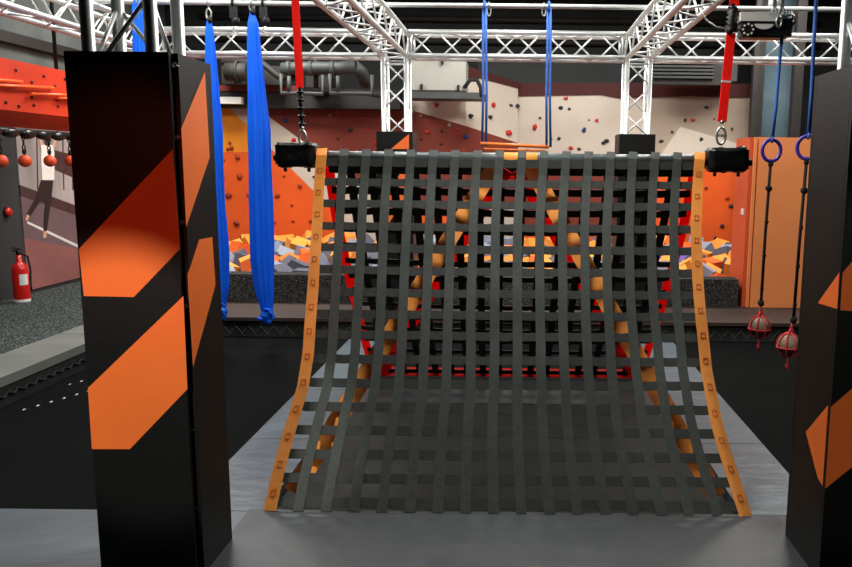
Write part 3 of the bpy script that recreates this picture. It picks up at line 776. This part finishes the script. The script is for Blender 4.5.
HK = [
 (WL, 'hold_rust', [(228, 149, 3), (224, 160, 2), (238, 157, 4), (240, 176, 3.6), (229, 195, 3.6), (249, 195, 3), (237, 223, 4), (278, 196, 3), (300, 186, 3.6), (292, 205, 2.2), (278, 195, 3), (275, 222, 2.6), (293, 221, 2.2), (311, 221, 2.2), (230, 143, 2.2), (284, 176, 2), (305, 160, 2), (222, 178, 3), (232, 148, 3.4), (389, 178, 2.5), (353, 200, 2.5)]),
 (WL, 'hold_dark', [(314, 177, 2.4), (317, 186, 1.8), (351, 130, 3.6), (336, 152, 2), (442, 131, 2.4), (441, 144, 2), (338, 139, 2), (421, 139, 1.8)]),
 (WL, 'hold_red', [(294, 140, 2.6), (427, 132, 3), (336, 112, 2.6), (458, 134, 2), (362, 118, 2.4), (375, 143, 2), (457, 129, 2), (368, 131, 2.2), (437, 105.5, 3)]),
 (WL, 'hold_grey', [(412, 112, 2.6), (421, 116, 2.4), (449, 125, 2.8), (330, 115, 2)]),
 (WL, 'hold_blue', [(286, 121, 3.6), (466, 137, 3)]),
 (WM, 'hold_dark', [(470, 116, 3.2), (490, 117, 2.8), (517, 106, 3.4), (511, 105.5, 2.2), (510, 105, 2)]),
 (WM, 'hold_red', [(493, 105, 3.4), (508, 133, 4)]),
 (WR, 'hold_dark', [(561, 108, 2.4), (569.5, 109, 2), (540, 118, 2.2), (551, 139, 2.4), (559, 138.5, 2.2), (607, 141, 3.2), (579, 149, 2.2), (589, 120, 1.4), (604, 143, 2.4)]),
 (WR, 'hold_red', [(566, 98.5, 2.6), (535, 127, 4), (597, 120.5, 2.4), (571, 148, 2.8)]),
 (WR, 'hold_blue', [(584, 130, 3)]),
 (WF, 'hold_dark', [(706, 107.5, 2.8), (685, 120, 2.8), (701, 139, 4), (732, 129, 2), (661, 141, 2.2), (672, 132, 2), (706, 188, 2.6), (731, 206, 3), (722, 226, 2.8), (715, 238, 2)]),
 (WF, 'hold_red', [(693, 120, 2.6), (727, 198, 2.8), (714, 119, 1.6), (741, 232, 2)]),
]
for pl, mt, lst in HK:
    for x, y, s in lst:
        with New('hold', mt, cw) as n:
            sc = s * .72 * 12.2 / F
            ball(n.bm, pl.at(x, y) + pl.n * sc * .35, sc, 0, 2, (1.0 + random.uniform(-.2, .3), .7, .8 + random.uniform(-.15, .3)), .55)

# orange padded block right of the pit
bl = thing('padded_block', 'tall orange padded block standing on the step, right background', 'block', (2.85, 9.0, .15))
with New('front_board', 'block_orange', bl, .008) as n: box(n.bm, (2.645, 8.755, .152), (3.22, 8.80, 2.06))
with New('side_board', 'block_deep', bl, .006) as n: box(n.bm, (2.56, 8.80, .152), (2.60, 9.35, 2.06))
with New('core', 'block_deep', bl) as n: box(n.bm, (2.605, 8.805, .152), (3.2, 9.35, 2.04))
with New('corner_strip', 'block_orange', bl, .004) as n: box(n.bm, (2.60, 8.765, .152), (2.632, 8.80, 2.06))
with New('switch_plate', 'white', bl, .004) as n:
    c = atx(743, 212, 2.558); box(n.bm, (2.548, c.y - .05, c.z - .03), (2.559, c.y + .05, c.z + .04))

# dark posts and grey glass behind the block
for px0, px1, lb in ((752, 757, 'thin dark steel post beside the climbing wall end'), (793, 802, 'dark steel post behind the right gym ring')):
    a, b = at(px0, 100, 11.2), at(px1, 100, 11.2)
    with New('steel_post', 'post') as n: box(n.bm, (a.x, 11.2, -.12), (b.x, 11.3, 4.55))
    tag(n.o, lb, 'post')
wn = bpy.data.objects.new('window_1', None); COL.objects.link(wn); wn['kind'] = 'structure'; wn.location = (4, 11.6, 0)
a, b = at(761, 137, 11.6), at(794, 45, 11.6)
with New('window_frame', 'post', wn) as n:
    box(n.bm, (a.x - .1, 11.6, -.12), (a.x, 11.72, 4.5)); box(n.bm, (b.x, 11.6, -.12), (b.x + .1, 11.72, 4.5)); box(n.bm, (a.x, 11.6, 4.4), (b.x, 11.72, 4.5))
with New('pane', 'smoked', wn) as n: box(n.bm, (a.x, 11.64, -.12), (b.x, 11.66, 4.4))

# --------------------------------------------------------------- foam pit
with New('foam_filling', 'foam_grey', None) as n:
    N = 40; Mx, My = -4.1, 9.02
    vs = [[n.bm.verts.new((Mx + 9.0 * i / N, My + 2.85 * j / 16, .26 + .22 * j / 16 + .05 * noise.noise(Vector((i * .9, j * .9, 2))))) for j in range(17)] for i in range(N + 1)]
    for i in range(N):
        for j in range(16):
            if 2.3 < Mx + 9.0 * i / N < 3.3 and j < 3: continue
            n.bm.faces.new((vs[i][j], vs[i + 1][j], vs[i + 1][j + 1], vs[i][j + 1]))
    ex = bmesh.ops.extrude_face_region(n.bm, geom=list(n.bm.faces))
    for v in [q for q in ex['geom'] if isinstance(q, bmesh.types.BMVert)]: v.co.z = -.118
    bmesh.ops.recalc_face_normals(n.bm, faces=list(n.bm.faces))
n.o['kind'] = 'stuff'; tag(n.o, 'lower layer of foam pieces filling the pit', 'foam')
cube_src = {}
zone = lambda x: 'behind the blue silks' if x < -2.35 else ("behind the net's left half" if x < -.2 else ("behind the net's right half" if x < 2.0 else 'near the orange block'))
deep = ('next to the barrier', 'midway in the pit', 'by the climbing wall')
cname = {'foam_orange': 'light orange', 'foam_red': 'deep orange', 'foam_grey': 'dark grey', 'foam_pale': 'pale blue-grey', 'foam_purple': 'purple', 'foam_blue': 'blue'}
rows = 9; cnt = 0
for j in range(rows):
    y = 9.17 + j * .3
    for i in range(29):
        x = -4.0 + i * .29 + (.145 if j % 2 else 0) + random.uniform(-.05, .05)
        if x > 4.6 or (2.45 < x < 3.35 and y < 9.55): continue
        key = random.choices(list(cname), (33, 9, 33, 20, 0, 0))[0]
        if j in (4, 5) and i in (19, 20, 21): key = 'foam_purple'
        if i == 27 and j < 6: key = 'foam_blue'
        if key not in cube_src:
            with New('foam_cube', key, None, .008, seg=1) as n: box(n.bm, (-.102, -.102, -.102), (.102, .102, .102))
            o = n.o; cube_src[key] = o
        else:
            o = cube_src[key].copy(); COL.objects.link(o)
        zz = .26 + .22 * (y - 9.02) / 2.85
        o.location = (x, y + random.uniform(-.04, .04), zz + .095 + random.uniform(-.03, .05))
        o.rotation_euler = (random.uniform(-.6, .6), random.uniform(-.6, .6), random.uniform(0, 1.57))
        tag(o, '%s foam cube %s, %s' % (cname[key], zone(x), deep[j // 3]), 'foam cube', 'foam cubes in the pit')
        cnt += 1

# -------------------------------------------- ducts and plant at the back top
def Bx(n, x0, y0, x1, y1, Y, d, mi=0):
    a = at(x0, y1, Y); b = at(x1, y0, Y); box(n.bm, (a.x, Y, a.z), (b.x, Y + d, b.z), mi)
ac = thing('air_conditioner', 'pale grey ceiling air unit above the climbing wall, centre left', 'air conditioner', at(438, 95, 11.3))
with New('housing', 'ac_white', ac, .02) as n: Bx(n, 406, 60, 466, 92, 11.3, .5)
with New('lower_tray', 'duct', ac, .01) as n: Bx(n, 404, 92.5, 484, 98, 11.28, .5)
with New('seam', 'post', ac) as n: Bx(n, 407, 90.3, 466, 91.6, 11.285, .03)
for x, y in ((420, 87), (457, 88), (441, 62)):
    with New('bracket', 'black_metal', ac) as n: Bx(n, x, y - 3, x + 2.4, y + 2, 11.26, .05)
with New('hose', 'black_rope', ac) as n: tube(n.bm, [at(464, 88, 11.3), at(470, 80, 11.3), at(477, 80, 11.3), at(481, 88, 11.3), at(481, 97, 11.3)], .03, 8)

with New('air_duct', 'duct') as n:
    tube(n.bm, [at(282, 69, 11), at(300, 68, 11), at(340, 68, 11), at(356, 66, 11)], .085, 14)
    for x in (287, 309, 331): tube(n.bm, [at(x, 68.5, 11), at(x + 4, 68.4, 11)], .1, 14)
    tube(n.bm, [at(354, 66, 11), at(362, 72, 11.1), at(366, 84, 11.3)], .085, 12)
tag(n.o, 'round grey air duct below the back left truss beam', 'duct')
for x0, x1, lb in ((281, 323, 'grey pipe bracket under the air duct, left one'), (330, 372, 'grey pipe bracket under the air duct, right one')):
    with New('pipe_bracket', 'duct') as n:
        tube(n.bm, [at(x0, 74, 10.9), at(x0, 93, 10.9), at(x1, 94, 10.9), at(x1, 75, 10.9)], .03, 6); tube(n.bm, [at(x0 + 8, 76, 10.9), at(x0 + 8, 92, 10.9)], .03, 6)
    tag(n.o, lb, 'bracket')
with New('service_box', 'duct_dark', None, .01) as n: Bx(n, 222, 66, 280, 84, 11.4, .5)
tag(n.o, 'dark service box at the back, right of the first blue silk', 'box')
with New('service_box', 'duct_dark', None, .01) as n: Bx(n, 306, 76, 330, 90, 11.4, .4)
tag(n.o, 'dark service box behind the hoist chain, under the duct', 'box')
for pts, r, lb in (([(222, 62), (262, 63), (278, 76), (300, 78)], .05, 'dark pipe elbowing down beside the air duct'),
                   ([(300, 90), (352, 91), (380, 95)], .04, 'dark pipe running below the pipe brackets'),
                   ([(316, 60), (316, 88)], .035, 'short upright dark pipe behind the red strap')):
    with New('pipe', 'duct_dark') as n: tube(n.bm, [at(x, y, 11.15) for x, y in pts], r, 8)
    tag(n.o, lb, 'pipe')
with New('fan_motor', 'duct_dark') as n:
    tube(n.bm, [at(226, 72, 10.9), at(248, 72, 10.9)], .12, 14); tube(n.bm, [at(236, 72, 10.9), at(238, 84, 10.9)], .05, 8); torus(n.bm, at(238, 72, 10.9), .14, .02, (1, 0, 0), 18, 6)
tag(n.o, 'dark motor drum under the back truss, between the blue silks', 'motor')
fb = thing('wall_fascia', 'dark red-brown ledge along the top of the climbing wall, left', 'ledge', at(310, 100, 11.7))
with New('upper_board', 'wall_brown', fb) as n: Bx(n, 150, 86, 300, 90, 11.7, .25)
with New('lower_board', 'duct_dark', fb) as n: Bx(n, 150, 90.2, 400, 106.5, 11.72, .23)
with New('strip_light', 'white', None, .01) as n: Bx(n, 217, 97, 241, 103.5, 11.55, .1)
tag(n.o, 'short white strip fitting on the red-brown ledge', 'light fitting')
with New('back_banner', 'charcoal_wall') as n: Bx(n, 478, 59, 622, 84, 12.8, .08)
tag(n.o, 'dark grey fascia panel above the cream climbing wall', 'panel')
gr = thing('air_grille', 'long dark grille with thin pale slats, right of the far column', 'grille', at(690, 72, 11.5))
with New('backing', 'post', gr) as n: Bx(n, 652, 60, 722, 84, 11.55, .2)
for k in range(5):
    with New('slat', 'duct', gr) as n: Bx(n, 653, 62 + k * 3.6, 714, 63.4 + k * 3.6, 11.5, .05)
with New('wall_box', 'duct', None, .01) as n: Bx(n, 716, 62, 738, 81, 11.6, .3)
tag(n.o, 'grey box on the back wall, right of the slatted grille', 'box')
for y, lb in ((18, 'black conduit along the upper back wall, higher one'), (40, 'black conduit along the upper back wall, behind the truss')):
    with New('conduit', 'duct_dark') as n: tube(n.bm, [at(200, y - 2, 13.14), at(820, y + 6, 13.14)], .05, 8)
    tag(n.o, lb, 'conduit')

# ------------------------------------------- left: board, balls, mural, extinguisher
XB = -5.0
bd = thing('obstacle_board', 'red-orange hanging obstacle board with pegs, far left', 'board', (XB, 8.2, 2.05))
with New('board', 'board_red', bd, .01) as n: box(n.bm, (XB - .06, 6.6, 2.2), (XB, 9.1, 2.695))
with New('lower_lip', 'board_red', bd) as n: prism(n.bm, [(XB, 6.6, 2.195), (XB - .17, 6.6, 2.05), (XB - .19, 6.6, 2.07), (XB - .06, 6.6, 2.195)], (0, 2.5, 0))
for (x0, y0), (x1, y1) in (((-30, 78), (22, 82)), ((-30, 84), (54, 88)), ((31, 94), (90, 96)), ((58, 98), (90, 100))):
    with New('peg', 'peg', bd) as n:
        a, b = atx(x0, y0, XB + .04), atx(x1, y1, XB + .04); tube(n.bm, [a, b], .017, 10); tube(n.bm, [b, Vector((XB, b.y, b.z))], .012, 8)
for x, y in ((4, 80), (32, 82), (6, 102), (32, 97), (34, 105), (58, 99), (58, 106), (55, 86), (16, 70), (44, 76), (19, 106), (65, 79)):
    with New('bolt', 'bolt', bd) as n: ball(n.bm, atx(x, y, XB + .004), .021, 0, 1, (.6, 1, 1))
for y in (6.9, 8.7):
    with New('hanger', 'black_metal', bd) as n: tube(n.bm, [(XB - .03, y, 2.69), (XB - .03, y, 4.6)], .02, 8)
hr = thing('ball_rail', 'black padded rail below the red-orange board', 'rail', (XB - .03, 8.0, 1.98))
with New('rail', 'black_metal', hr) as n: tube(n.bm, [(XB - .03, 6.6, 2.005), (XB - .03, 9.1, 2.005)], .03, 8)
for k in range(9):
    with New('rail_pad', 'black_pad', hr) as n:
        y = 6.75 + k * .27; ball(n.bm, (XB - .03, y, 1.985), .075, 0, 2, (.8, 1.6, .7), .15)
bs = None
for px, lb in ((1, 'cut by the left edge of the photo'), (25, 'second from the left'), (50, 'in front of the pictured person'), (70.5, 'nearest the striped pillar')):
    c = atx(px, 161, XB - .03)
    t = thing('hanging_ball', 'orange grip ball hanging below the padded rail, ' + lb, 'ball', c, 'orange grip balls on the left')
    with New('ball', 'ball_orange', t) as n: ball(n.bm, c, .062, 0, 3)
    with New('hanger', 'black_metal', t) as n:
        chain(n.bm, c + Vector((0, 0, .06)), Vector((c.x, c.y, 1.97)), .04, .007); torus(n.bm, c + Vector((0, 0, .095)), .026, .007, (1, 0, 0), 14, 6)

XM = XL + .015
mu = thing('wall_mural', 'large photo mural of a person hanging from a bar, left wall', 'mural', (XM, 9.5, .3))
def wp(x, y, dx=0.): return atx(x, y, XM + dx)
Y0 = wp(27, 270).y; Y1 = 11.9
with New('print', ['mur_top', 'mur_floor', 'mur_floor2', 'mur_rail', 'white'], mu) as n:
    A, B = wp(23, 186), wp(80, 207); sl = (B.z - A.z) / (B.y - A.y); zr = lambda y: A.z + sl * (y - A.y)
    q = lambda y, z: Vector((XM, y, z))
    for lo, hi, mi in (((0, 0), (2.35, 2.35), 0), ((-.13, -.13), (0, 0), 3), ((-.62, -.50), (-.13, -.13), 1), ((None, None), (-.62, -.50), 2)):
        e = [q(Y0, zr(Y0) + lo[0] if lo[0] is not None else .2), q(Y1, zr(Y1) + lo[1] if lo[1] is not None else .2),
             q(Y1, hi[1] if mi == 0 else zr(Y1) + hi[1]), q(Y0, hi[0] if mi == 0 else zr(Y0) + hi[0])]
        prism(n.bm, e, (-.015, 0, 0), mi)
    prism(n.bm, [wp(27, 221), wp(27, 223.5), wp(85, 251), wp(85, 248)], (.002, 0, 0), 4)
    for x in (36, 62, 71): prism(n.bm, [wp(x, 135), wp(x + 1.2, 135), wp(x + 2.4, 190), wp(x + 1.2, 190)], (.002, 0, 0), 3)
    prism(n.bm, [wp(54, 150), wp(74, 155), wp(74, 178), wp(55, 170)], (.0015, 0, 0), 3)
with New('pictured_person', ['mur_skin', 'mur_shirt', 'mur_trousers', 'mur_hair'], mu, label='printed person in white top and dark trousers hanging by both hands') as n:
    P = lambda pts, mi, d: prism(n.bm, [wp(x, y, .003) for x, y in pts], (d, 0, 0), mi)
    P([(37, 130), (39.5, 130), (43, 146), (41, 150)], 0, .003); P([(56, 131), (58.5, 132), (54, 150), (51.5, 148)], 0, .003)
    P([(41, 145), (52, 145), (54, 152), (54, 180), (42, 180), (41, 158)], 1, .004)
    P([(44.5, 133), (50, 133), (51, 140), (49.5, 146), (45.5, 146), (44, 140)], 3, .005)
    P([(41, 180), (53, 181), (51, 200), (46, 201), (41, 200), (30, 216), (26.5, 214), (36, 197)], 2, .004)
    P([(46, 199), (52, 196), (49, 213), (46.5, 231), (43.5, 231), (44, 213)], 2, .0045)
    P([(27, 214), (29.5, 216), (27, 221), (25, 220)], 0, .003); P([(43.5, 231), (46.5, 231), (46, 238), (43, 238)], 0, .003)

ec = atz(22.5, 302, .151)
ex = thing('fire_extinguisher', 'red fire extinguisher with white label against the left wall', 'fire extinguisher', ec)
with New('cylinder', 'ext_red', ex) as n: lathe(n.bm, [(.05, 0), (.078, .008), (.082, .03), (.082, .36), (.072, .41), (.04, .445), (.028, .46), (.028, .53)], ec, 22)
with New('valve', 'black_metal', ex) as n: lathe(n.bm, [(.02, .53), (.026, .54), (.026, .57), (.012, .58)], ec, 12)
va = n.o
with New('handle', 'black_metal', va) as n:
    box(n.bm, ec + Vector((-.012, -.08, .575)), ec + Vector((.012, .03, .59))); box(n.bm, ec + Vector((-.012, -.09, .6)), ec + Vector((.012, .02, .612)), rot=Matrix.Rotation(-.2, 3, 'X'))
with New('hose', 'black_rope', va) as n: tube(n.bm, [ec + Vector((.0, .02, .555)), ec + Vector((.03, .11, .5)), ec + Vector((.04, .125, .35)), ec + Vector((.04, .105, .18)), ec + Vector((.04, .1, .12))], [.011, .011, .011, .013, .018], 8)
with New('label_plate', 'white', ex) as n:
    lo = []
    for k in range(8):
        an = -1.15 + k * .16; lo.append(ec + Vector((.0835 * math.cos(an), .0835 * math.sin(an), 0)))
    for a, b in zip(lo, lo[1:]): n.bm.faces.new([n.bm.verts.new(p) for p in (a + Vector((0, 0, .2)), b + Vector((0, 0, .2)), b + Vector((0, 0, .32)), a + Vector((0, 0, .32)))])
with New('base_band', 'white', ex) as n: lathe(n.bm, [(.0825, .004), (.0832, .006), (.0832, .035), (.0825, .037)], ec, 22)

ac_ = atx(10.5, 212, XL + .05)
al = thing('alarm_button', 'round red alarm button on the dark left wall', 'alarm', ac_)
with New('button', 'ext_red', al) as n: ball(n.bm, (XL + .03, ac_.y, ac_.z), .055, 0, 2, (.55, 1, 1))
with New('mount_plate', 'black_metal', al) as n: tube(n.bm, [(XL, ac_.y, ac_.z), (XL + .015, ac_.y, ac_.z)], .06, 18)

# ------------------------------------------------------------------ lights
def area(name, loc, size, power, rgb=(1, .97, .93), rot=(0, 0, 0), sy=None):
    l = bpy.data.lights.new(name, 'AREA'); l.energy = power; l.color = rgb; l.size = size
    if sy: l.shape = 'RECTANGLE'; l.size_y = sy
    o = bpy.data.objects.new(name, l); COL.objects.link(o); o.location = loc; o.rotation_euler = rot; return o
area('ceiling_lamp', (0, 6.4, 4.4), 1.4, 105)
area('ceiling_lamp', (0.0, 4.2, 3.35), .6, 60)  # added light, set low above the net to brighten its upper part
area('ceiling_lamp', (-2.9, 6.0, 4.4), 1.0, 125)
area('ceiling_lamp', (3.0, 6.4, 4.4), 1.0, 95)
area('ceiling_lamp', (-3.6, 9.9, 4.4), 1.4, 185)
area('ceiling_lamp', (0, 9.9, 4.4), 1.4, 135)
area('ceiling_lamp', (3.4, 9.9, 4.4), 1.4, 145)
area('ceiling_lamp', (-5, 7.0, 4.4), .8, 50)
def spot(name, loc, target, power, ang, blend, rgb=(1, .96, .9)):
    l = bpy.data.lights.new(name, 'SPOT'); l.energy = power; l.color = rgb; l.spot_size = ang; l.spot_blend = blend; l.shadow_soft_size = .08
    o = bpy.data.objects.new(name, l); COL.objects.link(o); o.location = loc
    o.rotation_euler = (Vector(target) - Vector(loc)).to_track_quat('-Z', 'Y').to_euler(); return o
spot('ceiling_spot', (-2.2, -1.2, 3.8), (-1.52, 3.0, .84), 950, math.radians(10.4), .035)  # unseen spot, added so its cone edge splits the left pillar's brightness
spot('ceiling_spot', (2.3, -1.2, 3.8), (1.5, 3.0, 1.0), 260, math.radians(15), .3)  # second unseen spot, added to brighten the right pillar's front
spot('red_spot', (-1.7, -1.2, 2.6), (-1.5, 3.0, 1.5), 120, math.radians(15), .6, (1, .16, .08))  # invented red light that reddens the left pillar's upper patch
w = bpy.data.worlds.new('world'); S.world = w; w.use_nodes = True
w.node_tree.nodes['Background'].inputs['Color'].default_value = (.5, .55, .6, 1); w.node_tree.nodes['Background'].inputs['Strength'].default_value = .05
